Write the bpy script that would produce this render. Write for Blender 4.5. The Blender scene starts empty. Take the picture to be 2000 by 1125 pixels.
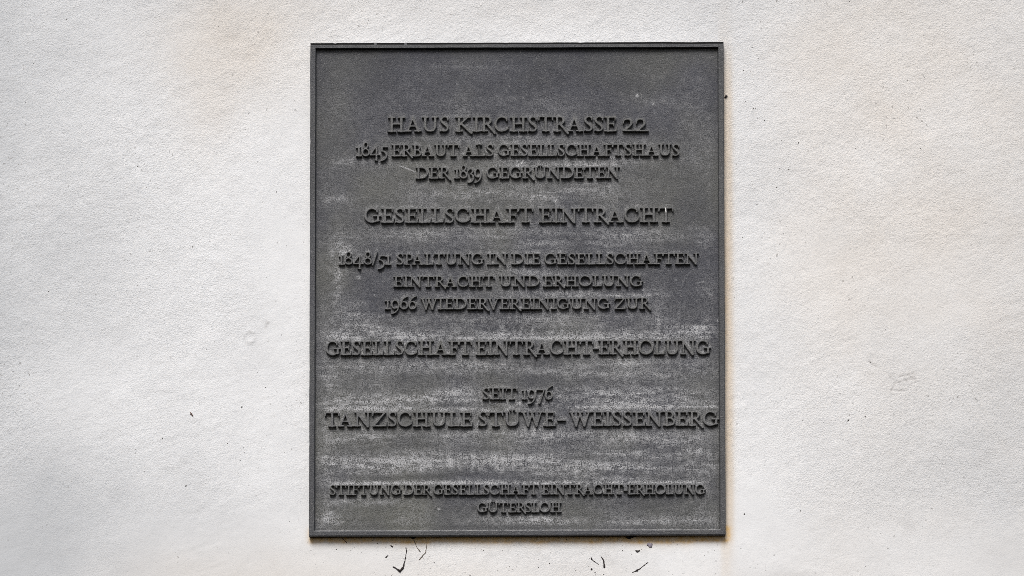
import bpy, bmesh, math, random
import numpy as np
from mathutils import Vector, geometry

random.seed(7)
C = bpy.context.scene.collection
S = bpy.context.scene

# ------------------------------------------------------------------ camera
CAM = np.array([0.0, -4.0, 1.66]); PITCH = math.radians(3.35); ROLL = math.radians(0.17)
LENS = 36 * 4.0 / 1.24
TGT_Z = 2.60                                    # height of the middle of the view on the wall
f_ = np.array([0, math.cos(PITCH), math.sin(PITCH)])
u0 = np.array([0, -math.sin(PITCH), math.cos(PITCH)]); r0 = np.array([1.0, 0, 0])
r_ = r0 * math.cos(ROLL) + u0 * math.sin(ROLL)
u_ = u0 * math.cos(ROLL) - r0 * math.sin(ROLL)
d_ = np.array([0, 4.0, TGT_Z - CAM[2]])
SHX = float(d_ @ r_ / (d_ @ f_) * LENS / 36); SHY = float(d_ @ u_ / (d_ @ f_) * LENS / 36)

cd = bpy.data.cameras.new('camera'); cam = bpy.data.objects.new('camera', cd); C.objects.link(cam)
from mathutils import Matrix
m = Matrix([[r_[0], u_[0], -f_[0], CAM[0]], [r_[1], u_[1], -f_[1], CAM[1]], [r_[2], u_[2], -f_[2], CAM[2]], [0, 0, 0, 1]])
cam.matrix_world = m
cd.lens = LENS; cd.sensor_width = 36; cd.shift_x = SHX; cd.shift_y = SHY; cd.clip_end = 100; cd.clip_start = 0.05
S.camera = cam


def at(px, py, y=0.0):
    """a point of the wall or plaque measured in the photograph -> (x, z) on the plane at depth y"""
    px = np.asarray(px, float); py = np.asarray(py, float)
    a = ((px - 1000) / 2000 + SHX) * 36 / LENS; b = ((562.5 - py) / 2000 + SHY) * 36 / LENS
    d = f_[None] + a.reshape(-1, 1) * r_[None] + b.reshape(-1, 1) * u_[None]
    t = (y - CAM[1]) / d[:, 1]
    p = CAM[None] + d * t[:, None]
    return p[:, 0].reshape(px.shape), p[:, 2].reshape(px.shape)


# ------------------------------------------------------------------ world, sun, exposure
w = bpy.data.worlds.new("World"); S.world = w; w.use_nodes = True
nt = w.node_tree
sky = nt.nodes.new('ShaderNodeTexSky'); sky.sky_type = 'NISHITA'; sky.sun_disc = False
EL = math.radians(49); AZ = math.radians(192)
sky.sun_elevation = EL; sky.sun_rotation = AZ
sky.air_density = 1.0; sky.dust_density = 4.0; sky.ozone_density = 0.6
bg = nt.nodes['Background']; bg.inputs['Strength'].default_value = 0.05
nt.links.new(sky.outputs[0], bg.inputs[0])
sd = bpy.data.lights.new('sun', 'SUN'); sun = bpy.data.objects.new('sun', sd); C.objects.link(sun)
sd.energy = 1.5; sd.angle = math.radians(26); sd.color = (1.0, 0.992, 0.98)
sdir = Vector((0.14, math.cos(EL), -math.sin(EL)))
sun.rotation_euler = sdir.to_track_quat('-Z', 'Y').to_euler(); sun.location = (0, -3, 6)
S.view_settings.view_transform = 'Standard'; S.view_settings.look = 'None'
S.view_settings.gamma = 1; S.view_settings.use_curve_mapping = False
S.view_settings.exposure = 1.20
S.cycles.max_bounces = 6
S.cycles.use_denoising = False
S.cycles.pixel_filter_type = 'BLACKMAN_HARRIS'; S.cycles.filter_width = 0.8


# ------------------------------------------------------------------ helpers
def tag(o, label=None, cat=None, group=None, kind=None):
    if label: o['label'] = label
    if cat: o['category'] = cat
    if group: o['group'] = group
    if kind: o['kind'] = kind
    return o


def link(name, me, mat=None, parent=None):
    o = bpy.data.objects.new(name, me); C.objects.link(o)
    for mm in (mat if isinstance(mat, (list, tuple)) else [mat]):
        if mm: me.materials.append(mm)
    if parent: o.parent = parent
    return o


def np_mesh(name, V, F, smooth=False):
    """V (n,3); F list of int arrays (k,3|4)"""
    me = bpy.data.meshes.new(name)
    V = np.asarray(V, np.float32)
    me.vertices.add(len(V)); me.vertices.foreach_set('co', V.ravel())
    loops = np.concatenate([np.asarray(f, np.int32).ravel() for f in F])
    tot = np.concatenate([np.full(len(f), f.shape[1], np.int32) for f in F])
    st = np.concatenate([[0], np.cumsum(tot)[:-1]]).astype(np.int32)
    me.loops.add(len(loops)); me.loops.foreach_set('vertex_index', loops)
    me.polygons.add(len(tot)); me.polygons.foreach_set('loop_start', st)
    me.polygons.foreach_set('use_smooth', np.full(len(tot), smooth))
    me.update(calc_edges=True); me.validate()
    return me


def attr(me, name, a):
    at_ = me.attributes.new(name, 'FLOAT', 'POINT')
    at_.data.foreach_set('value', np.asarray(a, np.float32).ravel())


def vn(x, z, s, seed):
    """smooth value noise in 0..1, feature size s (sx, sz)"""
    sx, sz = s if isinstance(s, tuple) else (s, s)
    X = x / sx + 1000.37; Z = z / sz + 1000.71
    ix = np.floor(X).astype(np.int64); iz = np.floor(Z).astype(np.int64)
    fx = X - ix; fz = Z - iz
    fx = fx * fx * (3 - 2 * fx); fz = fz * fz * (3 - 2 * fz)

    def h(a, b):
        n = (a * 374761393 + b * 668265263 + seed * 974711) & 0xffffffff
        n = ((n ^ (n >> 13)) * 1274126177) & 0xffffffff
        n = n ^ (n >> 16)
        return (n & 0xffff) / 65535.0
    return (h(ix, iz) * (1 - fx) + h(ix + 1, iz) * fx) * (1 - fz) + (h(ix, iz + 1) * (1 - fx) + h(ix + 1, iz + 1) * fx) * fz


def fbm(x, z, s, seed, o=4):
    sx, sz = s if isinstance(s, tuple) else (s, s)
    t = 0; a = 1; n = 0
    for k in range(o):
        t = t + a * vn(x, z, (sx / 2 ** k, sz / 2 ** k), seed + k * 17); n += a; a *= .5
    return t / n


def gs(X, Y, cx, cy, rx, ry):
    return np.exp(-((X - cx) / rx) ** 2 - ((Y - cy) / ry) ** 2)


def box(X, Y, x0, x1, y0, y1, sx, sy):
    sg = lambda t: 1 / (1 + np.exp(-np.clip(t, -40, 40)))
    return sg((X - x0) / sx) * sg((x1 - X) / sx) * sg((Y - y0) / sy) * sg((y1 - Y) / sy)


def segd(X, Y, pts):
    d = np.full(X.shape, 1e9)
    for (ax, ay), (bx, by) in zip(pts[:-1], pts[1:]):
        L = (bx - ax) ** 2 + (by - ay) ** 2 + 1e-12
        t = np.clip(((X - ax) * (bx - ax) + (Y - ay) * (by - ay)) / L, 0, 1)
        d = np.minimum(d, np.hypot(X - ax - t * (bx - ax), Y - ay - t * (by - ay)))
    return d


# ------------------------------------------------------------------ materials
class NT:
    def __init__(s, name):
        s.m = bpy.data.materials.new(name); s.m.use_nodes = True; s.t = s.m.node_tree
        s.b = s.t.nodes['Principled BSDF']

    def n(s, t, **k):
        n = s.t.nodes.new(t)
        for a, v in k.items(): setattr(n, a, v)
        return n

    def l(s, a, b): s.t.links.new(a, b)

    def val(s, node, v):
        for k, x in v.items(): node.inputs[k].default_value = x
        return node

    def attr(s, name): return s.n('ShaderNodeAttribute', attribute_name=name).outputs['Fac']

    def noise(s, sc, det=2, rough=.5, scale_vec=None):
        tc = s.n('ShaderNodeTexCoord'); src = tc.outputs['Object']
        if scale_vec:
            mp = s.n('ShaderNodeMapping'); mp.inputs['Scale'].default_value = scale_vec; s.l(src, mp.inputs[0]); src = mp.outputs[0]
        n = s.n('ShaderNodeTexNoise'); s.l(src, n.inputs['Vector'])
        s.val(n, {'Scale': sc, 'Detail': det, 'Roughness': rough})
        return n.outputs['Fac']

    def math(s, op, a, b=None, c=None, clamp=False):
        n = s.n('ShaderNodeMath', operation=op, use_clamp=clamp)
        for i, v in enumerate((a, b, c)):
            if v is None: continue
            if isinstance(v, (int, float)): n.inputs[i].default_value = v
            else: s.l(v, n.inputs[i])
        return n.outputs[0]

    def mix(s, fac, a, b):
        n = s.n('ShaderNodeMix', data_type='RGBA')
        for sock, v in ((n.inputs[0], fac), (n.inputs[6], a), (n.inputs[7], b)):
            if isinstance(v, (int, float)): sock.default_value = v
            elif isinstance(v, tuple): sock.default_value = (*v, 1)
            else: s.l(v, sock)
        return n.outputs[2]

    def maprange(s, v, a, b, c=0, d=1):
        n = s.n('ShaderNodeMapRange'); s.l(v, n.inputs[0])
        for i, x in enumerate((a, b, c, d)): n.inputs[i + 1].default_value = x
        return n.outputs[0]

    def bump(s, h, dist, strength=1.0, prev=None):
        n = s.n('ShaderNodeBump'); s.l(h, n.inputs['Height'])
        n.inputs['Distance'].default_value = dist; n.inputs['Strength'].default_value = strength
        if prev: s.l(prev, n.inputs['Normal'])
        return n.outputs[0]


def metal_material(name, base, light, grain=.5, grime=False):
    M = NT(name)
    fine = M.noise(620, 3, .7); mid = M.noise(160, 4, .6); big = M.noise(26, 3, .55)
    c = M.mix(M.maprange(big, .3, .7), tuple(b * .86 for b in base), tuple(b * 1.14 for b in base))
    if grime is None:
        pass
    lime = M.attr('lime'); moss = M.attr('moss')
    c = M.mix(M.math('MULTIPLY', moss, .85), c, (.092, .094, .080))
    # pale mineral crust: breaks up on the sandy casting grain
    g = M.math('ADD', M.math('MULTIPLY', M.math('SUBTRACT', fine, .5), 2.6), M.math('MULTIPLY', M.math('SUBTRACT', mid, .5), 1.2))
    fac = M.math('MULTIPLY', lime, M.math('ADD', .62, M.math('MULTIPLY', g, 1.9)), clamp=True)
    c = M.mix(fac, c, light)
    # single bright grains
    gl = M.maprange(M.noise(560, 1, .4), .62, .74)
    c = M.mix(M.math('MULTIPLY', gl, .34), c, (.24, .24, .24))
    dk = M.maprange(fine, .32, .48, .8, 0)
    c = M.mix(M.math('MULTIPLY', dk, grain), c, (.022, .022, .024))
    M.l(c, M.b.inputs['Base Color'])
    M.b.inputs['Roughness'].default_value = .62
    M.b.inputs['Specular IOR Level'].default_value = .32
    nb = M.bump(fine, .0011, 1.0); nb = M.bump(mid, .0005, .6, nb)
    M.l(nb, M.b.inputs['Normal'])
    return M.m


m_panel = metal_material('cast_panel', (.038, .040, .050), (.37, .375, .385))
m_rim = metal_material('cast_rim', (.050, .052, .062), (.27, .27, .27), .35)
m_letter = metal_material('cast_letters', (.112, .113, .118), (.30, .30, .30), .25)


def flat_mat(name, col, rough=.8, var=.35, sc=400):
    M = NT(name)
    n = M.noise(sc, 3, .6)
    c = M.mix(M.maprange(n, .3, .7), tuple(x * (1 - var) for x in col), tuple(min(1, x * (1 + var)) for x in col))
    M.l(c, M.b.inputs['Base Color']); M.b.inputs['Roughness'].default_value = rough
    M.b.inputs['Specular IOR Level'].default_value = .2
    M.l(M.bump(n, .0004, .6), M.b.inputs['Normal'])
    return M.m


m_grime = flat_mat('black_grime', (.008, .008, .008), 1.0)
m_soot = flat_mat('dark_debris', (.028, .022, .022))
m_thread = flat_mat('grey_web_thread', (.15, .13, .11))
m_brown = flat_mat('brown_debris', (.10, .065, .055))
m_flake = flat_mat('grey_flake', (.25, .23, .27))
m_lime = flat_mat('white_lime', (.62, .62, .60), .8, .12)
m_speck = flat_mat('speck_dirt', (.06, .055, .052))

# plaster
M = NT('painted_plaster')
g1 = M.noise(560, 3, .66); g2 = M.noise(170, 3, .6); g3 = M.noise(60, 2, .5)
warm = M.attr('warm'); cool_vignette = M.attr('cool_vignette'); rust = M.attr('rust'); dirt = M.attr('dirt'); calm = M.attr('calm')
base = M.mix(M.maprange(M.noise(7, 5, .62), .28, .66), (.600, .610, .620), (.695, .706, .716))
base = M.mix(warm, base, (.585, .545, .495))
base = M.mix(cool_vignette, base, (.420, .436, .452))
base = M.mix(M.math('MULTIPLY', rust, M.maprange(g2, .25, .7, .55, 1.1), clamp=True), base, (.56, .37, .15))
# pores and dirt settled in the rough skin
pore = M.math('MULTIPLY', M.maprange(g1, .40, .28, 0, .50), M.maprange(M.noise(30, 3, .6), .4, .65, .2, 1))
base = M.mix(pore, base, (.30, .29, .28))
spk = M.math('MULTIPLY', M.maprange(M.noise(260, 1, .3), .705, .75), M.maprange(M.noise(14, 2, .5), .46, .64))
base = M.mix(M.math('MULTIPLY', spk, .6), base, (.16, .15, .14))
base = M.mix(dirt, base, (.20, .185, .175))
M.l(base, M.b.inputs['Base Color']); M.b.inputs['Roughness'].default_value = .85; M.b.inputs['Specular IOR Level'].default_value = .2
amp = M.math('SUBTRACT', 1.0, M.math('MULTIPLY', calm, .75))
h = M.math('MULTIPLY', M.math('ADD', M.math('ADD', M.math('MULTIPLY', g1, .75), M.math('MULTIPLY', g2, .45)), M.math('MULTIPLY', g3, .2)), amp)
M.l(M.bump(h, .00125, 1.0), M.b.inputs['Normal'])
m_wall = M.m

# ------------------------------------------------------------------ the plastered wall
def axis(c, half, step, far, lo=None):
    a = np.arange(c - half, c + half + 1e-6, step)
    t = np.linspace(0, 1, 14)[1:] ** 2
    left = c - half - t[::-1] * (far - half); right = c + half + t * (far - half)
    return np.concatenate([left, a, right])


xs = axis(0.0, .70, .0015, 2.4); zs = axis(TGT_Z, .40, .0015, 2.2)
X, Z = np.meshgrid(xs, zs)
# photograph pixels of each wall point, to set stains where they sit (affine is exact enough on the wall)
p00 = at(0, 0); p10 = at(2000, 0); p01 = at(0, 1125); p11 = at(2000, 1125)
A = np.array([[p[0], p[1], 1] for p in (p00, p10, p01, p11)], float)
cx_, *_ = np.linalg.lstsq(A, np.array([0, 2000, 0, 2000.]), rcond=None)
cy_, *_ = np.linalg.lstsq(A, np.array([0, 0, 1125, 1125.]), rcond=None)
PX = cx_[0] * X + cx_[1] * Z + cx_[2]; PY = cy_[0] * X + cy_[1] * Z + cy_[2]
calm = np.clip(.9 * box(PX, PY, -4000, 9000, 1000, 1500, 60, 25) + .7 * gs(PX, PY, 540, 700, 90, 330) + .25 * gs(PX, PY, 1470, 900, 60, 250) + 1.6 * (fbm(X, Z, .16, 151, 4) - .42), 0, 1)
Y = (fbm(X, Z, .30, 3, 3) - .5) * .004 + (fbm(X, Z, .05, 5, 3) - .5) * .0009
Y += (fbm(X, Z, .012, 9, 3) - .5) * .0007 * (1 - .6 * calm)
# trowel drags
ang = .35; Xr = X * math.cos(ang) + Z * math.sin(ang); Zr = -X * math.sin(ang) + Z * math.cos(ang)
Y += (fbm(Xr, Zr, (.03, .006), 21, 3) - .5) * .0003 * (fbm(X, Z, .15, 23, 2) > .5)
# ring left by an old plug, scratches
ring = np.exp(-((np.hypot(PX - 488, (PY - 660) * .85) - 10) / 2.6) ** 2)
Y -= ring * .0007 * vn(X, Z, .004, 61); Y += gs(PX, PY, 488, 660, 5, 5) * .0004
scr = [[(1744, 752), (1762, 746), (1788, 736)], [(1736, 740), (1750, 748), (1738, 766)], [(1768, 746), (1786, 742)], [(1696, 708), (1704, 714), (1710, 718)],
       [(1742, 764), (1770, 766)], [(1756, 738), (1790, 730)]]
sc = sum(np.exp(-(segd(PX, PY, p) / 1.5) ** 2) for p in scr)
Y += sc * .0008 * vn(X, Z, .0035, 63)
dirt = .50 * np.clip(sc, 0, 1) * vn(X, Z, .004, 3) * 1.3 + .22 * ring * vn(X, Z, .006, 4)
dirt += .55 * np.exp(-(segd(PX, PY, [(520, 630), (524, 634), (518, 642)]) / 2.6) ** 2) * vn(X, Z, .0025, 8)
dirt += .10 * gs(PX, PY, 437, 172, 20, 14) * fbm(X, Z, .01, 31) * 2 + .10 * gs(PX, PY, 450, 66, 30, 16) * fbm(X, Z, .01, 32) * 2
dirt += .10 * gs(PX, PY, 1772, 1030, 14, 14)
dirt += .5 * np.clip(fbm(X, Z, .012, 35, 4) - .60, 0, 1) * (gs(PX, PY, 900, 1085, 260, 26) + gs(PX, PY, 1250, 1090, 160, 30) + .6 * gs(PX, PY, 1470, 220, 40, 110) + .5 * gs(PX, PY, 480, 880, 90, 60))
# faint soot drag at the very bottom right
dirt += .16 * box(PX, PY, 1480, 1600, 1117, 1140, 14, 2)
warm = (.85 * gs(PX, PY, 470, 65, 150, 130) + .45 * gs(PX, PY, 400, 190, 70, 120) + .30 * gs(PX, PY, 900, 0, 380, 60) + .5 * box(PX, PY, 1515, 2600, -400, 640, 40, 60)
        + .32 * box(PX, PY, 1560, 2600, 600, 1200, 50, 60) + .5 * gs(PX, PY, 420, 1130, 330, 75) + .35 * gs(PX, PY, 1000, 1140, 500, 60))
warm = warm * (.45 + 1.1 * fbm(X, Z, .07, 41, 4)) * .95
# cream run along the right edge of the plaque
er = box(PX, PY, 1408, 1431, 110, 1060, 2.0, 14)
warm = np.clip(warm + 1.0 * er * (.7 + .6 * fbm(X, Z, .03, 43)), 0, .95)
cool_vignette = .80 * gs(PX, PY, -60, 500, 300, 1500) + .40 * gs(PX, PY, 200, 1080, 330, 150) + .40 * gs(PX, PY, 1850, 900, 200, 260) + .30 * gs(PX, PY, 2050, 400, 160, 900) + .15 * gs(PX, PY, 1470, 330, 70, 330) + .35 * gs(PX, PY, 1000, -20, 900, 70)  # cool grey tint, with vignette darkening towards the edges painted into the wall colour
cool_vignette = np.clip(cool_vignette * (.4 + 1.1 * fbm(X, Z, .09, 47, 4)) * .9, 0, .9)
# rust-coloured run-off along the foot of the plaque
jag = (fbm(X, Z, (.02, .2), 51, 4) - .5) * 9
rust = 1.3 * box(PX, PY + jag, 606, 1422, 1030, 1060, 3, 1.6) * (.55 + .55 * fbm(X, Z, (.04, .01), 53, 3)) + .16 * box(PX, PY + jag * 2, 615, 1420, 1040, 1068, 4, 4)
rust += .26 * box(PX, PY, 1406, 1424, 300, 1058, 1.6, 130) * (.5 + .8 * fbm(X, Z, (.01, .05), 55)) + .14 * box(PX, PY, 1406, 1434, 150, 1058, 3.0, 90)
rust = np.clip(rust, 0, .9)
n0, n1 = X.shape
idx = np.arange(n0 * n1).reshape(n0, n1)
F = np.stack([idx[:-1, :-1], idx[:-1, 1:], idx[1:, 1:], idx[1:, :-1]], -1).reshape(-1, 4)
V = np.stack([X, Y, Z], -1).reshape(-1, 3)
bd = np.concatenate([idx[0, :], idx[1:, -1], idx[-1, -2::-1], idx[-2:0:-1, 0]])
B = V[bd].copy(); B[:, 1] = .24
nb = len(bd); bi = np.arange(nb) + len(V)
side = np.stack([bd, bi, np.roll(bi, -1), np.roll(bd, -1)], -1)
V2 = np.concatenate([V, B])
c4 = bi[[0, n1 - 1, n1 - 1 + n0 - 1, n1 - 1 + n0 - 1 + n1 - 1]]
me = np_mesh('house_wall', V2, [F, side, c4[::-1][None]], True)
for nm, a in (('warm', warm), ('cool_vignette', cool_vignette), ('rust', rust), ('dirt', np.clip(dirt, 0, 1)), ('calm', calm)):
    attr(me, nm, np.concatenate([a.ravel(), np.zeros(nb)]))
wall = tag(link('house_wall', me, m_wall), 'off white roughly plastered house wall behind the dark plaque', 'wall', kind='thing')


def wall_y(x, z):
    j = np.clip(np.searchsorted(xs, x), 0, len(xs) - 1); i = np.clip(np.searchsorted(zs, z), 0, len(zs) - 1)
    return float(Y[i, j])


# ------------------------------------------------------------------ the plaque
Y_PANEL, Y_RIM, LH = -.0048, -.0098, .0043
cx, cz = at(1010, 1047)
plaque = bpy.data.objects.new('memorial_plaque', None); plaque.empty_display_size = .1; C.objects.link(plaque)
BASE = np.array([float(cx), 0.0, float(cz)]); plaque.location = BASE
tag(plaque, 'dark grey cast metal memorial plaque with raised lettering and thin rim on the white wall', 'plaque')

# outer corners, as measured (the casting is a hair out of square)
qx, qz = at(np.array([606.0, 1413.5, 1417.6, 603.2]), np.array([83.6, 81.2, 1044.6, 1047.4]), Y_RIM)
Q = np.stack([qx, qz], -1)
W_ = float(np.hypot(*(Q[1] - Q[0]))); H_ = float(np.hypot(*(Q[3] - Q[0])))


def quad(u, v):
    u = np.asarray(u)[..., None]; v = np.asarray(v)[..., None]
    return (Q[0] * (1 - u) + Q[1] * u) * (1 - v) + (Q[3] * (1 - u) + Q[2] * u) * v


def rel(V): return np.asarray(V) - BASE


# rim: profile swept round the four sides, worn a little uneven
prof = [((1., 1., 1., 1.), .004), ((0, 0, 0, 0), -.002), ((.1, .1, .1, .1), -.0088), ((2.6, .7, .6, .7), -.0095), ((3.0, 1.1, 1.0, 1.1), -.0098),
        ((6.4, 6.0, 5.4, 6.2), -.0098), ((6.8, 6.6, 6.8, 6.6), -.0093), ((7.3, 7.3, 8.4, 7.3), -.0034)]          # inset in mm at top, right, bottom, left; depth
NS = 150
V = []; rows = len(prof)
rng = np.random.RandomState(5)
wob = [np.convolve(rng.randn(4 * NS + 40), np.ones(9) / 9, 'same')[:4 * NS] * .00022 for _ in range(2)]
ticks = np.where(rng.rand(4 * NS) < .04, rng.rand(4 * NS) * .0007, 0)
for k, (ins, y) in enumerate(prof):
    ring_ = []; oT, oR, oB, oL = (v / 1000 for v in ins)
    for s in range(4):
        for i in range(NS):
            t = i / NS
            a, b = [((oL, oT), (W_ - oR, oT)), ((W_ - oR, oT), (W_ - oR, H_ - oB)), ((W_ - oR, H_ - oB), (oL, H_ - oB)), ((oL, H_ - oB), (oL, oT))][s]
            lx = a[0] + (b[0] - a[0]) * t; ly = a[1] + (b[1] - a[1]) * t
            kk = s * NS + i
            if i > 2 and i < NS - 2:
                dlt = wob[0][kk] * (k in (1, 2, 3, 4)) + wob[1][kk] * (k in (5, 6)) + ticks[kk] * (k in (2, 3))
                nx, ny = [(0, 1), (-1, 0), (0, -1), (1, 0)][s]
                lx += nx * dlt; ly += ny * dlt
            q = quad(lx / W_, ly / H_)
            yy = y + (wob[1][kk] * .8 if 3 <= k <= 6 else 0)
            ring_.append((q[0], yy, q[1]))
    V += ring_
N4 = 4 * NS
F = []; mi = []
for k in range(rows - 1):
    for i in range(N4):
        j = (i + 1) % N4
        F.append((k * N4 + i, (k + 1) * N4 + i, (k + 1) * N4 + j, k * N4 + j))
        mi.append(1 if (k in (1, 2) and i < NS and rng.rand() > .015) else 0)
me = np_mesh('rim', rel(V), [np.array(F)], False)
me.polygons.foreach_set('material_index', np.array(mi, np.int32))
Va = np.array(V); ring_k = np.repeat(np.arange(rows), N4); side_k = np.tile(np.repeat(np.arange(4), NS), rows)
lim = .10 * fbm(Va[:, 0], Va[:, 2], .02, 61) + .9 * ((ring_k >= 6) & (side_k == 2)) * (.4 + fbm(Va[:, 0], Va[:, 2], .03, 62)) + .10 * (ring_k == 5) * (side_k == 0)
attr(me, 'lime', lim); attr(me, 'moss', np.clip(.5 * fbm(Va[:, 0], Va[:, 2], .08, 63), 0, 1))
link('rim', me, [m_rim, m_grime], plaque)

# ------------------------------------------------------------------ lettering
TK, TN, SF = .165, .105, .10


def cat(pts, n=7):
    """Catmull-Rom through (x, y, w) points"""
    P = [pts[0]] + list(pts) + [pts[-1]]; out = []
    for i in range(1, len(P) - 2):
        p0, p1, p2, p3 = (np.array(P[i + k - 1], float) for k in range(4))
        for t in np.linspace(0, 1, n, endpoint=False):
            out.append(.5 * ((2 * p1) + (-p0 + p2) * t + (2 * p0 - 5 * p1 + 4 * p2 - p3) * t * t + (-p0 + 3 * p1 - 3 * p2 + p3) * t ** 3))
    out.append(np.array(P[-2], float))
    return [tuple(o) for o in out]


def ell(cx, cy, rx, ry, a0, a1, thick=TK, thin=.085, pen=18, n=26):
    out = []
    for a in np.linspace(math.radians(a0), math.radians(a1), n):
        dx, dy = -rx * math.sin(a), ry * math.cos(a)
        th = math.atan2(dy, dx)
        out.append((cx + rx * math.cos(a), cy + ry * math.sin(a), thin + (thick - thin) * abs(math.sin(th - math.radians(pen)))))
    return out


def stem(x, y0=.05, y1=.95, w=TK): return [(x, y0, w), (x, y1, w)]
def sb(x0, x1): return [(x0 + SF / 2, SF / 2, SF), (x1 - SF / 2, SF / 2, SF)]
def st(x0, x1, top=1.0): return [(x0 + SF / 2, top - SF / 2, SF), (x1 - SF / 2, top - SF / 2, SF)]
def ln(*p): return list(p)


G = {}
G['H'] = (1.25, [stem(.29), stem(.96), sb(0, .58), sb(.68, 1.25), st(.03, .56), st(.70, 1.23), ln((.29, .52, TN), (.96, .52, TN))])
G['A'] = (1.13, [ln((.18, .06, .095), (.53, .95, .11)), ln((.52, .92, .15), (.90, .06, .18)), sb(0, .42), sb(.62, 1.13), ln((.30, .36, .085), (.76, .36, .085))])
G['U'] = (1.20, [cat([(.24, .95, TK), (.24, .55, TK), (.25, .30, TK), (.36, .11, .13), (.58, .055, .11), (.80, .11, .13), (.93, .30, .15), (.94, .55, .15), (.94, .95, .15)]), st(0, .48), st(.70, 1.18)])
G['Ü'] = (1.20, [cat([(.22, .95, TK), (.22, .55, TK), (.24, .30, TK), (.36, .11, .13), (.59, .055, .11), (.82, .11, .13), (.95, .30, .15), (.96, .55, .15), (.96, .95, .15)]), st(0, .36), st(.82, 1.18), ln((.47, 1.09, .14), (.472, 1.09, .14)), ln((.71, 1.09, .14), (.712, 1.09, .14))])
G['S'] = (.72, [cat([(.60, .86, .075), (.47, .945, .09), (.30, .945, .10), (.15, .83, .13), (.16, .68, .16), (.31, .55, .18), (.48, .43, .185), (.585, .28, .15), (.54, .12, .12), (.38, .05, .10), (.20, .06, .09), (.09, .14, .075)]), ln((.62, .97, .075), (.60, .75, .09)), ln((.07, .03, .075), (.09, .27, .085))])
G['K'] = (1.20, [stem(.27), sb(0, .56), st(0, .54), ln((.34, .47, .10), (.86, .94, .10)), st(.66, 1.10), ln((.42, .54, .15), (1.13, -.06, .17))])
G['I'] = (.54, [stem(.27), sb(0, .54), st(.01, .53)])
G['R'] = (.98, [stem(.25), sb(0, .52), [(SF / 2, 1 - SF / 2, SF), (.46, 1 - SF / 2, SF)], cat([(.46, .95, SF), (.62, .91, .13), (.715, .74, .165), (.62, .56, .13), (.44, .48, .09), (.28, .47, .08)]), ln((.44, .52, .14), (1.0, -.09, .165))])
G['C'] = (1.06, [ell(.57, .5, .485, .455, 52, 322), ln((.90, .98, .08), (.885, .72, .10)), ln((.93, .22, .06), (1.03, .38, .05))])
G['G'] = (1.14, [ell(.57, .5, .485, .455, 55, 318), ln((.90, .98, .08), (.885, .72, .10)), ln((.66, .46, .085), (1.12, .46, .085)), ln((.95, .44, .15), (.94, .14, .15)), ln((.94, .14, .11), (1.05, .16, .06))])
G['E'] = (.88, [stem(.26), sb(0, .6), st(0, .6), ln((.3, .95, SF), (.74, .95, SF)), ln((.77, .96, .085), (.755, .74, .07)), ln((.3, .50, .09), (.62, .50, .09)), ln((.65, .64, .06), (.655, .37, .06)), ln((.3, .05, SF), (.80, .05, SF)), ln((.80, .06, .09), (.88, .30, .055))])
G['F'] = (.82, [stem(.26), sb(0, .56), st(0, .6), ln((.3, .95, SF), (.76, .95, SF)), ln((.79, .96, .085), (.775, .73, .07)), ln((.3, .50, .09), (.62, .50, .09)), ln((.65, .64, .06), (.655, .37, .06))])
G['L'] = (.86, [stem(.27), sb(0, .5), st(0, .55), ln((.3, .05, SF), (.78, .05, SF)), ln((.78, .06, .09), (.86, .32, .055))])
G['N'] = (1.20, [stem(.22, w=.12), sb(0, .45), st(0, .3), ln((.20, .93, .15), (.95, .02, .17)), ln((.97, .0, .12), (.97, .95, .13)), st(.74, 1.20)])
G['O'] = (1.17, [ell(.585, .5, .50, .455, 0, 360, n=46)])
G['P'] = (.83, [stem(.25), sb(0, .54), [(SF / 2, 1 - SF / 2, SF), (.46, 1 - SF / 2, SF)], cat([(.46, .95, SF), (.65, .90, .13), (.745, .70, .165), (.64, .50, .13), (.46, .42, .09), (.30, .43, .08)])])
G['T'] = (1.06, [stem(.53), st(.04, 1.02), ln((.08, .96, .10), (.05, .74, .085)), ln((.98, .96, .10), (1.01, .74, .085)), sb(.26, .80)])
G['Z'] = (1.10, [st(.08, 1.02), ln((.13, .96, .09), (.09, .73, .07)), ln((.94, .94, .13), (.16, .06, .15)), sb(.06, 1.06), ln((1.02, .06, .09), (1.08, .32, .055))])
G['D'] = (1.15, [stem(.27), sb(0, .6), st(0, .6), cat([(.30, .95, SF), (.60, .945, .10), (.88, .83, .13), (1.045, .5, TK), (.90, .18, .13), (.62, .06, .10), (.30, .05, SF)])])
G['B'] = (.86, [stem(.25), sb(0, .5), st(0, .5), cat([(.30, .95, SF), (.50, .94, .10), (.66, .85, .14), (.68, .72, .15), (.58, .57, .11), (.30, .53, .085)]), cat([(.40, .53, .085), (.62, .49, .12), (.775, .30, .16), (.68, .12, .13), (.50, .055, .10), (.30, .05, SF)])])
G['V'] = (1.04, [ln((.17, .94, .16), (.52, .03, .16)), ln((.54, .02, .12), (.88, .94, .10)), st(0, .38), st(.70, 1.04)])
G['W'] = (1.52, [ln((.17, .94, .16), (.50, .03, .16)), ln((.50, .02, .12), (.80, .94, .10)), ln((.74, .94, .15), (1.07, .03, .16)), ln((1.08, .02, .12), (1.38, .94, .10)), st(0, .38), st(.56, .98), st(1.20, 1.52)])
G['-'] = (.46, [ln((.07, .42, .13), (.39, .42, .13))])
G['1'] = (.52, [stem(.27, .05, .78), sb(0, .52), ln((.04, .72, .07), (.27, .80, .09)), st(.06, .44, .83)])
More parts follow.
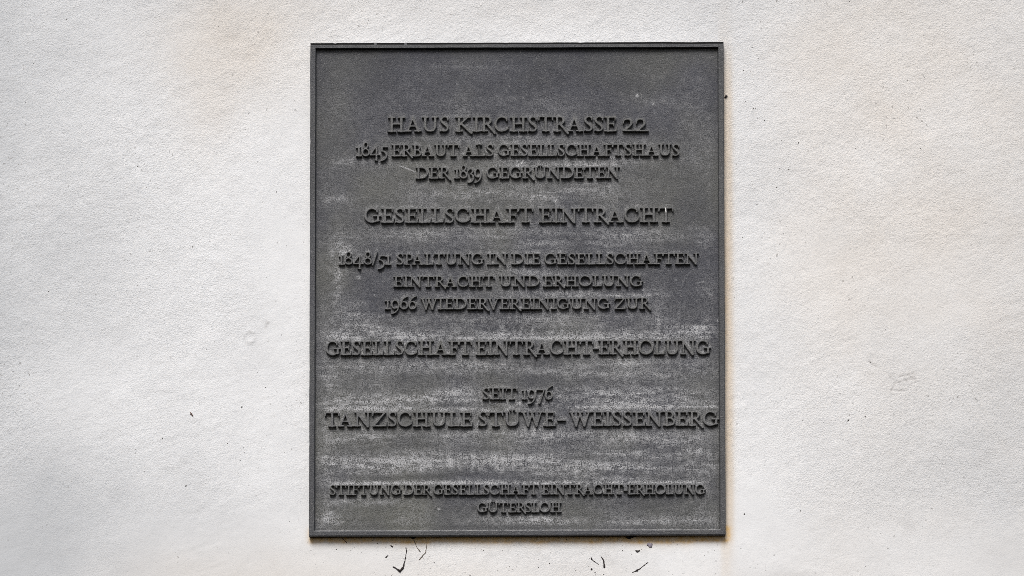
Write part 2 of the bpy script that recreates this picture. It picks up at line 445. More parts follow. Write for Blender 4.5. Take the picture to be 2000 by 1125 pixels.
G['8'] = (.74, [cat([(.37, .64, .12), (.20, .76, .13), (.18, 1.0, .12), (.37, 1.14, .10), (.55, 1.02, .12), (.54, .80, .12), (.37, .66, .13), (.12, .50, .14), (.09, .22, .15), (.36, .05, .10), (.64, .20, .15), (.62, .46, .14), (.37, .64, .12)])])
G['4'] = (.92, [ln((.56, .84, .10), (.06, .14, .09)), ln((.06, .12, .10), (.86, .12, .10)), ln((.60, .82, .15), (.58, -.30, .15)), ln((.45, -.30, .08), (.66, -.33, .08))])
G['5'] = (.66, [ln((.20, .80, .10), (.62, .80, .11)), ln((.22, .80, .10), (.14, .44, .09)), cat([(.14, .45, .09), (.34, .42, .13), (.54, .24, .17), (.55, .02, .16), (.42, -.20, .13), (.20, -.32, .10), (.05, -.34, .07)])])
G['3'] = (.62, [cat([(.08, .68, .07), (.22, .80, .09), (.42, .78, .13), (.48, .62, .15), (.36, .44, .11), (.24, .38, .08)]), cat([(.24, .38, .08), (.46, .30, .14), (.56, .08, .17), (.44, -.18, .14), (.22, -.32, .10), (.04, -.34, .07)])])
G['9'] = (.72, [ell(.36, .46, .29, .35, 0, 360, n=30), cat([(.65, .50, .16), (.63, .20, .15), (.50, -.10, .13), (.26, -.30, .10), (.03, -.36, .07)])])
G['6'] = (.70, [ell(.35, .36, .28, .32, 0, 360, n=30), cat([(.07, .36, .16), (.12, .68, .15), (.28, .94, .12), (.50, 1.10, .11), (.66, 1.16, .07)])])
G['7'] = (.76, [ln((.06, .78, .09), (.70, .78, .11)), ln((.06, .80, .08), (.05, .62, .06)), ln((.70, .77, .11), (.28, -.32, .16))])
G['2'] = (.80, [cat([(.07, .52, .07), (.10, .70, .09), (.28, .80, .11), (.50, .76, .14), (.58, .56, .17), (.46, .34, .14), (.26, .16, .10), (.08, .08, .08)]), ln((.06, .055, .10), (.78, .055, .11))])
G['/'] = (.46, [ln((.04, .0, .11), (.42, 1.12, .11))])
KERN = {('R', 'A'): -.06, ('F', 'T'): -.04, ('L', 'T'): -.06, ('A', 'U'): 0, ('P', 'A'): -.14, ('R', 'V'): -.08, ('V', 'E'): .0, ('T', 'A'): -.12, ('T', '-'): -.04, ('-', 'E'): -.06, ('H', 'A'): -.02, ('R', 'C'): -.04, ('R', 'S'): -.06}

LINES = [   # (cap top, baseline) in the photograph, words with their left and right ends, relief scale
    ((227.5, 257.5), [('HAUS', 757, 878), ('KIRCHSTRASSE', 889, 1205), ('22', 1215.5, 1266)]),
    ((282, 305.5), [('1845', 695, 757), ('ERBAUT', 764.5, 897), ('ALS', 904, 965), ('GESELLSCHAFTSHAUS', 972, 1328)]),
    ((326, 349), [('DER', 811.5, 879), ('1839', 887, 941), ('GEGRÜNDETEN', 950, 1210.5)]),
    ((406, 435.5), [('GESELLSCHAFT', 711, 1042), ('EINTRACHT', 1053, 1316)]),
    ((495.5, 517.5), [('1848/51', 661, 764), ('SPALTUNG', 773.5, 945), ('IN', 951, 992), ('DIE', 998.5, 1056), ('GESELLSCHAFTEN', 1063, 1365)]),
    ((539, 560.5), [('EINTRACHT', 768, 966), ('UND', 974.5, 1054.5), ('ERHOLUNG', 1060, 1256)]),
    ((582.5, 604.5), [('1966', 751, 814), ('WIEDERVEREINIGUNG', 821, 1192), ('ZUR', 1199, 1270)]),
    ((665.5, 694), [('GESELLSCHAFT', 636, 922), ('EINTRACHT-ERHOLUNG', 929, 1388)]),
    ((757, 780.5), [('SEIT', 941.5, 1011), ('1976', 1019, 1080)]),
    ((804.5, 833.5), [('TANZSCHULE', 634, 923), ('STÜWE', 933, 1085.5), ('-', 1087, 1107), ('WEISSENBERG', 1111.5, 1404.5)]),
    ((947, 967), [('STIFTUNG', 643.5, 784), ('DER', 788, 842), ('GESELLSCHAFT', 846, 1052), ('EINTRACHT-ERHOLUNG', 1058, 1378)]),
    ((981.5, 1001), [('GÜTERSLOH', 932, 1097)]),
]


def contours(Fd, lv=0.0):
    """marching squares: closed loops (row, col floats) where Fd crosses lv; inside = Fd < lv"""
    ins = Fd < lv
    c = ins[:-1, :-1] * 1 + ins[:-1, 1:] * 2 + ins[1:, 1:] * 4 + ins[1:, :-1] * 8
    act = np.argwhere((c > 0) & (c < 15))
    nxt = {}

    def key(e, i, j):
        return [('h', i, j), ('v', i, j + 1), ('h', i + 1, j), ('v', i, j)][e]
    TAB = {1: [(0, 3)], 2: [(1, 0)], 3: [(1, 3)], 4: [(2, 1)], 5: [(0, 3), (2, 1)], 6: [(2, 0)], 7: [(2, 3)], 8: [(3, 2)], 9: [(0, 2)], 10: [(1, 0), (3, 2)], 11: [(1, 2)], 12: [(3, 1)], 13: [(0, 1)], 14: [(3, 0)]}
    for i, j in act:
        for a, b in TAB[int(c[i, j])]:
            nxt[key(a, i, j)] = key(b, i, j)

    def pos(k):
        t, i, j = k
        if t == 'h':
            a, b = Fd[i, j], Fd[i, j + 1]; return (i, j + (lv - a) / (b - a))
        a, b = Fd[i, j], Fd[i + 1, j]; return (i + (lv - a) / (b - a), j)
    loops = []
    while nxt:
        s, k = nxt.popitem(); lp = [s]
        while k != s:
            lp.append(k); k = nxt.pop(k)
        loops.append(np.array([pos(q) for q in lp]))
    return loops


CELL = .00033
letter_fields = []


def build_line(li, cap, words):
    yt, yb = cap
    yF = Y_PANEL - LH
    xmin = min(w_[1] for w_ in words); xmax = max(w_[2] for w_ in words)
    ox, oz = at(xmin, yb, yF); ex, ez = at(xmax, yb, yF); tx, tz = at(xmin, yt, yF)
    ox, oz, ex, ez, tz = (float(v) for v in (ox, oz, ex, ez, tz))
    caph = tz - oz; tilt = math.atan2(ez - oz, ex - ox) + .0022; L = ex - ox
    pxm = L / (xmax - xmin)
    pad = .004
    nx = int((L + 2 * pad) / CELL) + 1; nz = int(caph * 1.95 / CELL) + 1
    gx = np.arange(nx) * CELL - pad; gz = np.arange(nz) * CELL - caph * .50
    Fd = np.full((nz, nx), .02)
    r = random.Random(100 + li)
    for text, a, b in words:
        tot = sum(G[c][0] for c in text) + sum(KERN.get(p, 0) for p in zip(text, text[1:]))
        trk = .015
        tot += trk * (len(text) - 1)
        sx = (b - a) * pxm / tot
    
        x = (a - xmin) * pxm
        for k, c in enumerate(text):
            adv, strokes = G[c]
            jz = r.uniform(-.012, .012); js = r.uniform(.985, 1.015)
            i0 = max(0, int((x - .2 * sx + pad) / CELL)); i1 = min(nx, int((x + (adv + .25) * sx + pad) / CELL) + 1)
            GX = (gx[i0:i1][None, :] - x) + 0 * gz[:, None]; GZ = gz[:, None] - jz * caph + 0 * GX
            best = np.full(GX.shape, .02)
            for s in strokes:
                sbest = np.full(GX.shape, .02)
                for (ax, ay, aw), (bx, by, bw) in zip(s[:-1], s[1:]):
                    Ax, Ay, Bx, By = ax * sx, ay * caph * js, bx * sx, by * caph * js
                    LL = (Bx - Ax) ** 2 + (By - Ay) ** 2 + 1e-14
                    t = np.clip(((GX - Ax) * (Bx - Ax) + (GZ - Ay) * (By - Ay)) / LL, 0, 1)
                    dd = np.hypot(GX - Ax - t * (Bx - Ax), GZ - Ay - t * (By - Ay)) - .5 * caph * (aw + (bw - aw) * t) * .92
                    sbest = np.minimum(sbest, dd)
                # soft union: the fillets of a casting
                kf = .035 * caph
                hh = np.clip(.5 + .5 * (best - sbest) / kf, 0, 1)
                best = best * (1 - hh) + sbest * hh - kf * hh * (1 - hh)
            Fd[:, i0:i1] = np.minimum(Fd[:, i0:i1], best)
            x += (adv + trk + (KERN.get((c, text[k + 1]), 0) if k + 1 < len(text) else 0)) * sx
    # slightly uneven mould edge
    GXX, GZZ = np.meshgrid(gx, gz)
    Fd = Fd + (fbm(GXX, GZZ, .0035, 200 + li, 2) - .5) * .00042
    gzv, gxv = np.gradient(Fd, CELL)
    loops = [l for l in contours(Fd) if len(l) > 12]
    bm = bmesh.new(); ct, stl = math.cos(tilt), math.sin(tilt)

    def to3(lx, lz, y): return Vector(rel((ox + lx * ct - lz * stl, y, oz + lx * stl + lz * ct)))
    tops = []
    for lp in loops:
        # smooth, thin out
        lp = (np.roll(lp, 1, 0) + 2 * lp + np.roll(lp, -1, 0)) / 4
        lp = lp[::2] if len(lp) > 40 else lp
        ii = np.clip(np.rint(lp[:, 0]).astype(int), 0, nz - 1); jj = np.clip(np.rint(lp[:, 1]).astype(int), 0, nx - 1)
        nrm = np.stack([gxv[ii, jj], gzv[ii, jj]], -1); nrm /= np.linalg.norm(nrm, axis=1, keepdims=True) + 1e-9
        px = np.interp(lp[:, 1], np.arange(nx), gx); pz = np.interp(lp[:, 0], np.arange(nz), gz)
        ringv = []
        for off, y in ((-.00040, yF), (.00006, yF + .00050), (.00028, Y_PANEL - .0004), (.0005, Y_PANEL + .0016)):
            ringv.append([bm.verts.new(to3(px[q] + nrm[q, 0] * off, pz[q] + nrm[q, 1] * off, y)) for q in range(len(px))])
        n = len(px)
        for a_, b_ in zip(ringv[:-1], ringv[1:]):
            for q in range(n):
                bm.faces.new((a_[q], a_[(q + 1) % n], b_[(q + 1) % n], b_[q]))
        tops += [(ringv[0][q], ringv[0][(q + 1) % n]) for q in range(n)]
    te = [bm.edges.get(p) for p in tops]
    res = bmesh.ops.triangle_fill(bm, edges=te, use_beauty=True, normal=(0, -1, 0))
    bmesh.ops.recalc_face_normals(bm, faces=bm.faces)
    me = bpy.data.meshes.new('inscription_line'); bm.to_mesh(me); bm.free()
    co = np.empty(len(me.vertices) * 3, np.float32); me.vertices.foreach_get('co', co); co = co.reshape(-1, 3) + BASE
    low = co[:, 1] > (yF + .0002)
    attr(me, 'lime', np.clip(.05 + .30 * np.clip(fbm(co[:, 0], co[:, 2], .03, 71, 3) - .45, 0, 1) + .0 * low, 0, 1))
    attr(me, 'moss', np.clip(.7 * fbm(co[:, 0], co[:, 2], .06, 73), 0, 1))
    o = link('inscription_line', me, m_letter, plaque)
    letter_fields.append((Fd, ox, oz, ct, stl, gx[0], gz[0]))
    return o


LINE_LABELS = ['large raised line at the top, ending in a house number', 'raised line beginning with the year 1845', 'raised line with the year 1839 in its middle',
               'larger raised line standing alone above the middle', 'raised line beginning with 1848/51', 'raised line centred between 1848/51 and 1966',
               'raised line beginning with the year 1966', 'larger raised line spanning nearly the full width', 'shortest raised line with the year 1976',
               'widest large raised line, broken by a dash', 'small tightly set raised line near the foot', 'lowest and smallest raised line, one short word']
for li, (cap, words) in enumerate(LINES):
    o = build_line(li, cap, words); o['label'] = LINE_LABELS[li]

# ------------------------------------------------------------------ recessed panel with its lime crust
ST = .0009
nu = int(W_ / ST); nv = int(H_ / ST)
uu, vv = np.meshgrid(np.linspace(.0070 / W_, 1 - .0070 / W_, nu), np.linspace(.0070 / H_, 1 - .0070 / H_, nv))
P = quad(uu, vv); X, Z = P[..., 0], P[..., 1]
PX = 604.6 + uu * 810.5; PY = 83 + vv * 964
# distance to the lettering, for the crust that collects along it
LD = np.full(X.shape, .02); LU = np.full(X.shape, .02)
for Fd, ox, oz, ct, stl, g0, h0 in letter_fields:
    for dz, which in ((0, 0), (-.0030, 1)):
        dx = X - ox; dzz = Z + dz - oz
        lx = dx * ct + dzz * stl; lz = -dx * stl + dzz * ct
        j = np.rint((lx - g0) / CELL).astype(int); i = np.rint((lz - h0) / CELL).astype(int)
        ok = (i >= 0) & (j >= 0) & (i < Fd.shape[0]) & (j < Fd.shape[1])
        v = np.full(X.shape, .02); v[ok] = Fd[i[ok], j[ok]]
        if which: LU = np.minimum(LU, v)
        else: LD = np.minimum(LD, v)
streak = fbm(X, Z, (.050, .0040), 81, 4); streak2 = fbm(X, Z, (.018, .0022), 83, 4); blot = fbm(X, Z, .05, 85, 4); fine = fbm(X, Z, .0042, 87, 3)
sp = np.clip((streak - .35) * 2.2, 0, 1.4); s2 = np.clip((streak2 - .36) * 2.4, 0, 1.4)
lime = .10 + .20 * np.clip(blot - .38, 0, 1) * 2
P_ = [   # soft crust patches: x, y, half width, half height, strength
    (905, 128, 80, 16, .30), (780, 175, 40, 14, .16), (1372, 175, 22, 30, .18), (1010, 205, 240, 14, .16), (1275, 205, 60, 24, .22), (960, 270, 130, 9, .26),
    (1170, 312, 120, 9, .34), (1010, 318, 40, 10, .30), (760, 312, 80, 10, .16), (670, 315, 30, 14, .20), (1030, 375, 170, 16, .34), (1180, 365, 60, 18, .20),
    (660, 395, 26, 10, .20), (800, 465, 130, 18, .26), (1020, 452, 150, 14, .26), (1260, 462, 110, 14, .34), (668, 500, 24, 38, .42), (660, 545, 10, 36, .50),
    (1378, 470, 18, 18, .22), (690, 610, 26, 24, .30), (1100, 478, 120, 9, .24), (1120, 572, 220, 7, .22), (1000, 528, 60, 8, .26), (1385, 585, 16, 20, .28),
    (1285, 600, 16, 40, .18), (1010, 625, 330, 12, .20), (700, 648, 70, 12, .52), (830, 655, 140, 9, .36), (1300, 652, 90, 10, .55), (1370, 648, 36, 12, .40), (1100, 655, 160, 9, .30),
    (880, 715, 220, 16, .22), (1230, 725, 170, 22, .26), (640, 735, 26, 30, .20), (700, 790, 80, 10, .62), (790, 778, 110, 12, .42), (905, 775, 70, 14, .32),
    (1230, 772, 140, 13, .50), (1300, 788, 110, 8, .55), (1000, 795, 80, 9, .40), (700, 855, 60, 16, .34), (1000, 850, 210, 14, .26), (1290, 855, 90, 16, .28),
    (900, 898, 230, 13, .50), (760, 906, 90, 16, .46), (1080, 905, 130, 16, .34), (1270, 888, 120, 7, .44), (1240, 920, 150, 10, .52), (1390, 912, 14, 12, .5),
    (690, 912, 60, 10, .28), (720, 980, 60, 9, .44), (1040, 1014, 70, 10, .46), (640, 1012, 24, 22, .42), (1290, 1022, 120, 7, .34), (1010, 940, 380, 6, .26), (640, 860, 18, 120, .20)]
for x, y, rx, ry, a in P_:
    lime = lime + 1.7 * a * gs(PX, PY + (vn(X, Z, .05, 91) - .5) * 14, x, y, rx, ry) * (.12 + .62 * sp + .52 * s2)
# thin hard crust lines where water stood on the letters
for (x0, x1, y, a) in ((640, 800, 797.5, .55), (800, 930, 799, .3), (1110, 1398, 797, .7), (880, 1385, 661.5, .4), (655, 800, 660, .30), (1100, 1300, 579.5, .3), (650, 940, 943.5, .55), (850, 1370, 943.5, .30), (1300, 1400, 641, .3), (1105, 1210, 322.5, .25)):
    lime += 1.5 * a * box(PX, PY, x0, x1, y - 2.4, y + 2.0, 8, .7) * np.clip(fbm(X, Z, (.012, .02), 93, 3) * 2.2 - .30, 0, 1.3)
# crust just above letters, cleaner metal right beside them
lime += .26 * np.clip(1 - LU / .0022, 0, 1) * (LD > 0) * np.clip(fbm(X, Z, .012, 95, 3) * 2 - .45, 0, 1) * (PY > 215)
# drips hanging from the crust line
dr = np.clip(vn(X, Z, (.0042, .020), 97) - .58, 0, 1) * 3
lime += .95 * dr * box(PX, PY, 720, 1010, 893, 917, 20, 3) * (.4 + fine) + .4 * dr * box(PX, PY, 690, 900, 772, 794, 20, 4) * (.4 + fine) + .25 * dr * box(PX, PY, 740, 1180, 630, 652, 20, 4)
# oblique wipe marks lower right
Xr = PX - .22 * (PY - 880) * 0; al = PY + .20 * (PX - 1250)
wipe = np.clip(vn(PX / 1000, al / 1000, (.22, .006), 99) - .52, 0, 1) * 2.2
lime += .45 * wipe * gs(PX, PY, 1270, 880, 110, 34)
lime *= (.62 + .75 * fine) * (1 - .55 * np.clip((300 - PY) / 130, 0, 1)) * (1 + .18 * (PY > 600))
# dark swept zones
for x, y, rx, ry, a in ((1010, 110, 380, 20, .5), (700, 275, 90, 50, .4), (1340, 400, 60, 90, .35), (1330, 550, 46, 60, .5), (720, 560, 50, 40, .3), (800, 932, 160, 7, .75), (760, 1000, 90, 18, .35), (1250, 985, 150, 22, .4), (1160, 750, 160, 9, .35), (1140, 900, 90, 9, .35), (1010, 1029, 330, 5, .6), (880, 740, 160, 12, .3), (1170, 200, 60, 26, .3)):
    lime *= 1 - a * gs(PX, PY, x, y, rx, ry)
edge = np.minimum(np.minimum(PX - 616, 1404 - PX), np.minimum(PY - 96, 1037 - PY))
lime *= np.clip(.45 + edge / 40, 0, 1) * 1.0 + .25 * (PY > 1000)
# scratches and white spots
for pts, wd, a in (([(782, 324), (796, 329), (811, 336)], 1.0, .85), ([(718, 437), (729, 446)], .9, .7), ([(965, 183), (978, 192)], .9, .4), ([(1363, 522), (1340, 540), (1328, 570)], .8, .25), ([(1330, 580), (1325, 620)], .8, .2), ([(1375, 552), (1362, 556)], 1.0, .5)):
    lime += a * np.exp(-(segd(PX, PY, pts) / wd) ** 2)
for x, y, r, a in ((1012, 322, 5, .9), (1021, 318, 3.5, 1), (1245, 186, 2.6, 1.2), (1041, 644, 2.2, 1.2), (1040, 648, 1.6, 1), (1086, 394, 4, .8), (700, 542, 3, .9), (660, 540, 4, .9), (1213, 701, 2.2, .9), (1276, 203, 2, .8), (955, 394, 3, .6), (857, 994, 2.2, 1), (1284, 626, 3, .8), (1258, 568, 2.5, .7), (1402, 628, 2, 1), (1320, 549, 1.4, .9), (748, 549, 2, .7), (730, 577, 1.8, .7)):
    lime += a * np.exp(-(np.hypot(PX - x + (fine - .5) * 6, PY - y) / r) ** 2)
rs = np.random.RandomState(3)
for _ in range(70):
    x, y = rs.uniform(625, 1398), rs.uniform(110, 1030)
    m_ = (abs(PX - x) < 6) & (abs(PY - y) < 6)
    lime[m_] += rs.uniform(.25, .7) * np.exp(-(np.hypot(PX[m_] - x, PY[m_] - y) / rs.uniform(.8, 1.5)) ** 2)
lime = np.clip(lime * 1.12, 0, 1.35)
moss = np.clip((fbm(X, Z, .10, 101, 4) - .40) * 2.4, 0, 1) * .8 + .5 * gs(PX, PY, 650, 400, 40, 300) * blot + .4 * np.clip(1 - (LU + .002) / .006, 0, 1) * blot + .5 * box(PX, PY, 600, 1400, 990, 1040, 40, 12) + .3 * gs(PX, PY, 680, 120, 60, 60)
moss = np.clip(moss, 0, 1)
Yp = Y_PANEL + (fbm(X, Z, .09, 111, 3) - .5) * .0012 + (fbm(X, Z, .008, 113, 3) - .5) * .0005 - np.clip(lime, 0, 1) * .00012
# casting ripples in the lower third
Yp += (fbm(X, Z, (.08, .010), 115, 3) - .5) * .0007 * (PY > 600)
idx = np.arange(nu * nv).reshape(nv, nu)
F = np.stack([idx[:-1, :-1], idx[1:, :-1], idx[1:, 1:], idx[:-1, 1:]], -1).reshape(-1, 4)
V = np.stack([X, Yp, Z], -1).reshape(-1, 3)
bd = np.concatenate([idx[0, :], idx[1:, -1], idx[-1, -2::-1], idx[-2:0:-1, 0]])
B = V[bd].copy(); B[:, 1] = .0025; nb = len(bd); bi = np.arange(nb) + len(V)
me = np_mesh('panel', rel(np.concatenate([V, B])), [F, np.stack([bd, np.roll(bd, -1), np.roll(bi, -1), bi], -1)], True)
attr(me, 'lime', np.concatenate([lime.ravel(), np.zeros(nb)])); attr(me, 'moss', np.concatenate([moss.ravel(), np.zeros(nb)]))
link('panel', me, m_panel, plaque)


# ------------------------------------------------------------------ debris caught on the wall
def lump(name, pts, mat, parent=None, seed=0, flat=.6, ylift=0.0, plane=None, sub=2):
    """a small irregular solid strand or crumb lying on the wall: pts = (px, py, radius in px)"""
    r = random.Random(seed); PXM = .00062
    bm = bmesh.new(); K = 8
    P3 = []
    # densify
    dense = []
    for (a, b) in zip(pts[:-1], pts[1:]):
        n = max(1, int(math.hypot(b[0] - a[0], b[1] - a[1]) / 1.6))
        for q in range(n):
            t = q / n; dense.append(tuple(a[k] + (b[k] - a[k]) * t for k in range(3)))
    dense.append(pts[-1])
    for i, (px, py, rad) in enumerate(dense):
        x, z = at(px, py, plane if plane is not None else 0.0); x = float(x); z = float(z)
        y = (plane if plane is not None else wall_y(x, z)) - ylift
        j = r.uniform(-.35, .35) * rad * PXM
        P3.append((x + j, y, z + r.uniform(-.25, .25) * rad * PXM, max(.00018, rad * PXM * r.uniform(.55, 1.15))))
    if len(P3) == 1:
        x, y, z, rr = P3[0]
        P3 = [(x - rr * .7, y, z - rr * .3, rr * .5), (x, y, z, rr), (x + rr * .7, y, z + rr * .4, rr * .55)]
    o0 = np.array(P3[0][:3]); rings = []
    for i, (x, y, z, rr) in enumerate(P3):
        a = np.array(P3[max(0, i - 1)][:3]); b = np.array(P3[min(len(P3) - 1, i + 1)][:3])
        t = b - a; t[1] = 0; t /= np.linalg.norm(t) + 1e-9
        nrm = np.array([-t[2], 0, t[0]])
        if i in (0, len(P3) - 1): rr *= .55
        ring_ = []
        for k in range(K):
            ang = 2 * math.pi * k / K
            q = np.array([x, y, z]) + nrm * rr * math.cos(ang) * r.uniform(.8, 1.2) + np.array([0, -1, 0]) * (rr * flat * (math.sin(ang) + .7))
            ring_.append(bm.verts.new(Vector(q - o0)))
        rings.append(ring_)
    for a, b in zip(rings[:-1], rings[1:]):
        for k in range(K): bm.faces.new((a[k], a[(k + 1) % K], b[(k + 1) % K], b[k]))
    bm.faces.new(rings[0][::-1]); bm.faces.new(rings[-1])
    bmesh.ops.recalc_face_normals(bm, faces=bm.faces)
    for f in bm.faces: f.smooth = True
    me = bpy.data.meshes.new(name); bm.to_mesh(me); bm.free()
    o = link(name, me, mat); o.location = o0
    if parent:
        o.parent = parent; o.location = o0 - np.array(parent.location)
    return o


tag(lump('dried_strand', [(793, 1069, 1.2), (794, 1077, .9), (792, 1090, 1.0), (789.5, 1100, 1.2), (787.5, 1109, 2.3), (781, 1116, 2.6), (775, 1111, 1.2), (767.5, 1106.5, 1.8)], m_soot, seed=1),
    'black hook-shaped dried strand on the wall below the plaque', 'debris')
s_ = tag(lump('dried_strand', [(808, 1054, .9), (812, 1064, .8), (816, 1072, .9), (821.5, 1078, 1.0)], m_thread, seed=2),
    'thin straight grey strand hanging from the plaque foot below a dark clump', 'debris')
tag(lump('dirt_clump', [(801, 1048.6, 2.2), (806, 1050, 3.6), (812, 1048.4, 2.4)], m_soot, seed=3), 'dark clump stuck under the plaque foot, left of its middle', 'debris')
tag(lump('dried_strand', [(834, 1058, .6), (833, 1068, .6), (831, 1079, 1.0), (825, 1086, 1.3), (819.5, 1093, 1.5)], m_thread, seed=4), 'pale bent grey strand right of the straight hanging strand', 'debris')
tag(lump('dried_strand', [(1154, 1089, 1.6), (1157, 1094, 1.0), (1163, 1098, .9), (1169, 1103, .8)], m_soot, seed=5), 'short black strand slanting down to the right below the plaque', 'debris')
tag(lump('dried_strand', [(1174, 1087, .8), (1178, 1093, 1.3), (1180, 1101, 1.5), (1180.5, 1110, 1.9)], m_soot, seed=6), 'short black curved strand, right of the slanting black one', 'debris')
tag(lump('dried_strand', [(1235, 1118.5, 1.0), (1245, 1114, 1.7), (1252, 1109, .9), (1266, 1098, .7)], m_soot, seed=7), 'long thin dark strand rising to the right at the bottom edge', 'debris')
tag(lump('dried_strand', [(667, 1051, .8), (672, 1054, 1.1), (677, 1060, 1.0)], m_brown, seed=8), 'brown strand under the lower left corner of the plaque', 'debris')
tag(lump('dirt_clump', [(1222, 1049, 1.6), (1228, 1050.5, 3.4), (1236, 1048.2, 2.2), (1243, 1047.6, 1.2)], m_soot, seed=9), 'dark clump stuck under the plaque foot, right of its middle', 'debris')
tag(lump('paint_flake', [(1264, 1062, 2.5), (1269, 1064.5, 4.5), (1274, 1063, 3)], m_flake, seed=10, flat=.25), 'small lilac grey paint flake on the wall below the plaque', 'flake')
tag(lump('plaster_crumb', [(1241, 1075, 1.6), (1245, 1077, 2.2), (1250, 1075, 1.5)], m_speck, seed=11), 'dark crumb with pale rim below the lilac grey flake', 'debris')
tag(lump('insect_husk', [(1414.8, 191, 1.6), (1417.5, 189.5, 2.6), (1420.5, 187.5, 2.2)], m_soot, seed=12, flat=.9), 'black oval husk against the right edge of the plaque', 'insect husk')
tag(lump('rust_chip', [(371.5, 805, 1.2), (374, 808.5, 2.0), (377, 813, 1.4)], m_brown, seed=13), 'slim reddish brown chip on the bare wall left of the plaque', 'debris')
tag(lump('dirt_crumb', [(763, 1065.5, 1.8), (767, 1068.5, 1.6)], m_soot, seed=14), 'dark crumb above the left end of the hook-shaped strand', 'debris')
tag(lump('dirt_crumb', [(753, 1068, 1.2), (754.5, 1070.5, 1.3)], m_soot, seed=15), 'smaller dark crumb left of the crumb above the hook-shaped strand', 'debris')
tag(lump('dirt_crumb', [(753, 1089, 1.6), (758, 1084.5, 1.2)], m_soot, seed=16), 'dark slanting crumb left of the hook-shaped strand', 'debris')
tag(lump('dirt_crumb', [(1154, 1111, 2.0), (1157, 1113, 1.8)], m_soot, seed=17), 'dark crumb below the slanting black strand', 'debris')
lump('lime_drip', [(1299.6, 405.5, 1.0), (1300.2, 411, 1.3), (1300.6, 417, .9)], m_lime, parent=plaque, seed=18, flat=.3, plane=Y_PANEL - LH)

for k, (x, y, r) in enumerate(((1245, 186, 1.9), (1041, 644, 1.8), (1018, 319, 2.4), (1086, 394, 1.5), (1213, 701, 1.5), (1040, 649, 1.1), (857, 994, 1.3), (1277, 203, 1.1), (1404, 628, 1.2), (660, 541, 1.7), (1012, 323, 1.5), (953, 394, 1.1))):
    lump('lime_spot', [(x, y, r)], m_lime, parent=plaque, seed=40 + k, flat=.25, plane=Y_PANEL)

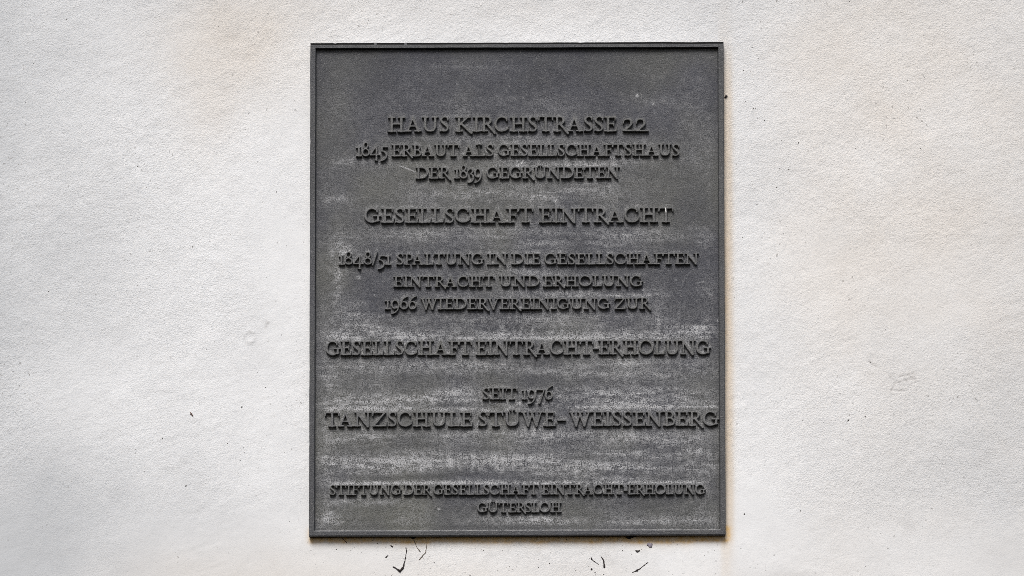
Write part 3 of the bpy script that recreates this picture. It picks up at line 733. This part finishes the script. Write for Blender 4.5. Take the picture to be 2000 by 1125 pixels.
# pin-point dirt on the plaster: too many and too small to count
SPK = [(1468.7, 93, 1.4), (1482, 114.5, 1.3), (1456, 198, 1.2), (1465, 188, 1.0), (1463, 193, .8), (1471, 212.6, 2.0), (1475, 212, 1.3), (1479, 231, 1.3), (1493, 235.5, 1.3), (1585, 207, 1.2), (1560, 279, 1.8), (1557, 283, 1.2), (1563, 275, 1.0), (1550, 156, 1.0), (1720, 88, 1.3), (1659, 3, 1.2), (1916, 18, 1.3), (1803, 148, 1.5), (1806, 151, 1.0), (1773, 157, 1.4), (1671, 290, 1.2), (1798, 290, 1.3), (1711, 201, 1.4), (1467, 355, 1.1), (1540, 357, 1.1), (1517, 366, 1.5), (1490, 450, 1.2), (1450, 464, 1.3),
       (130, 38, 1.2), (269, 325, 1.6), (503, 316, 1.2), (540, 375, 1.6), (286, 366, 1.0), (197, 443, 1.3), (309, 451, 1.4), (376, 482, 1.4), (578, 215, 1.6), (575, 215, 1.2), (66, 124, 1.2), (427, 52, 1.2),
       (539, 588, 1.4), (472, 795, 2.0), (186, 814, 1.2), (317, 856, 1.5), (363, 949, 2.0), (444, 866, 1.5), (403, 682, 1.3), (570, 877, 1.5), (565, 1019, 1.2), (469, 899, 1.5), (477, 884, 1.2), (490, 906, 1.1), (475, 874, 1.2), (465, 925, 1.2), (588, 787, 1.6), (585, 793, 1.2), (570, 792, 1.0), (543, 791, 1.0), (500, 968, 1.2), (520, 850, 1.0),
       (1657, 821, 2.2), (1690, 814, 1.8), (1454, 1004, 2.0), (1563, 998, 1.6), (1730, 644, 1.4), (1615, 939, 1.2), (1567, 821, 1.1), (1435, 581, 1.3), (1700, 708, 1.2),
       (706, 1050, 1.8), (728, 1055.6, 1.5), (836, 1091, 1.4), (848, 1098.6, 1.3), (949.6, 1097.6, 1.3), (918, 1124, 1.8), (1011.6, 1082.5, 1.3), (944, 1075.5, 1.4), (981, 1075, 1.1), (879, 1075, 1.2), (684, 1075, 1.2), (688, 1072, 1.0), (1073.5, 1101, 1.6), (1107, 1053, 1.5), (1063, 1053, 1.2), (1216, 1075, 1.4), (1233, 1083, 1.1), (1376, 1084.6, 1.2), (1343, 1046.5, 1.6), (1150, 1106, 1.3), (1162, 1118.6, 1.6), (1163, 1123, 1.2), (1051.5, 1108.5, 1.4), (1160, 1072, 1.0), (1316, 1060, 1.1), (995, 1107, 1.4), (994, 1114, 1.1), (1314, 1122, 1.2), (1334, 1120, 1.1), (1283, 1068, 1.0), (764, 1125, 1.5), (752, 1123, 1.3), (927, 80, 1.2), (1395, 1075, 1.0)]
rr = random.Random(77)
for _ in range(420):
    a = rr.random()
    if a < .45: x, y = rr.gauss(1000, 300) if a < .2 else rr.choice((690, 770, 840, 960, 1070, 1160, 1240, 1330)) + rr.gauss(0, 22), rr.uniform(1054, 1124)
    elif a < .65: x, y = rr.gauss(1480, 50), rr.uniform(90, 480)
    elif a < .85: x, y = rr.gauss(500, 60), rr.uniform(300, 950)
    else: x, y = rr.uniform(10, 1990), rr.uniform(10, 1110)
    if 600 < x < 1425 and 78 < y < 1056: continue
    SPK.append((x, y, rr.uniform(.45, .8) if rr.random() < .85 else rr.uniform(.9, 1.5)))
V = []; F = []
for (px, py, rad) in SPK:
    x, z = at(px, py); x = float(x); z = float(z); y = wall_y(x, z); r0_ = rad * .00078
    b0 = len(V); K = 7; ph = rr.uniform(0, 6.28); el_ = rr.uniform(.65, 1.5)
    V.append((x, y - r0_ * .55, z))
    for k in range(K):
        a = 2 * math.pi * k / K; q = r0_ * rr.uniform(.75, 1.2)
        ca, sa = math.cos(a) * q * el_, math.sin(a) * q / el_
        V.append((x + ca * math.cos(ph) - sa * math.sin(ph), y + .0004, z + ca * math.sin(ph) + sa * math.cos(ph)))
    for k in range(K): F.append((b0, b0 + 1 + (k + 1) % K, b0 + 1 + k))
me = np_mesh('dirt_specks', V, [np.array(F)], True)
o = link('dirt_specks', me, m_speck, wall); tag(o, kind='stuff')
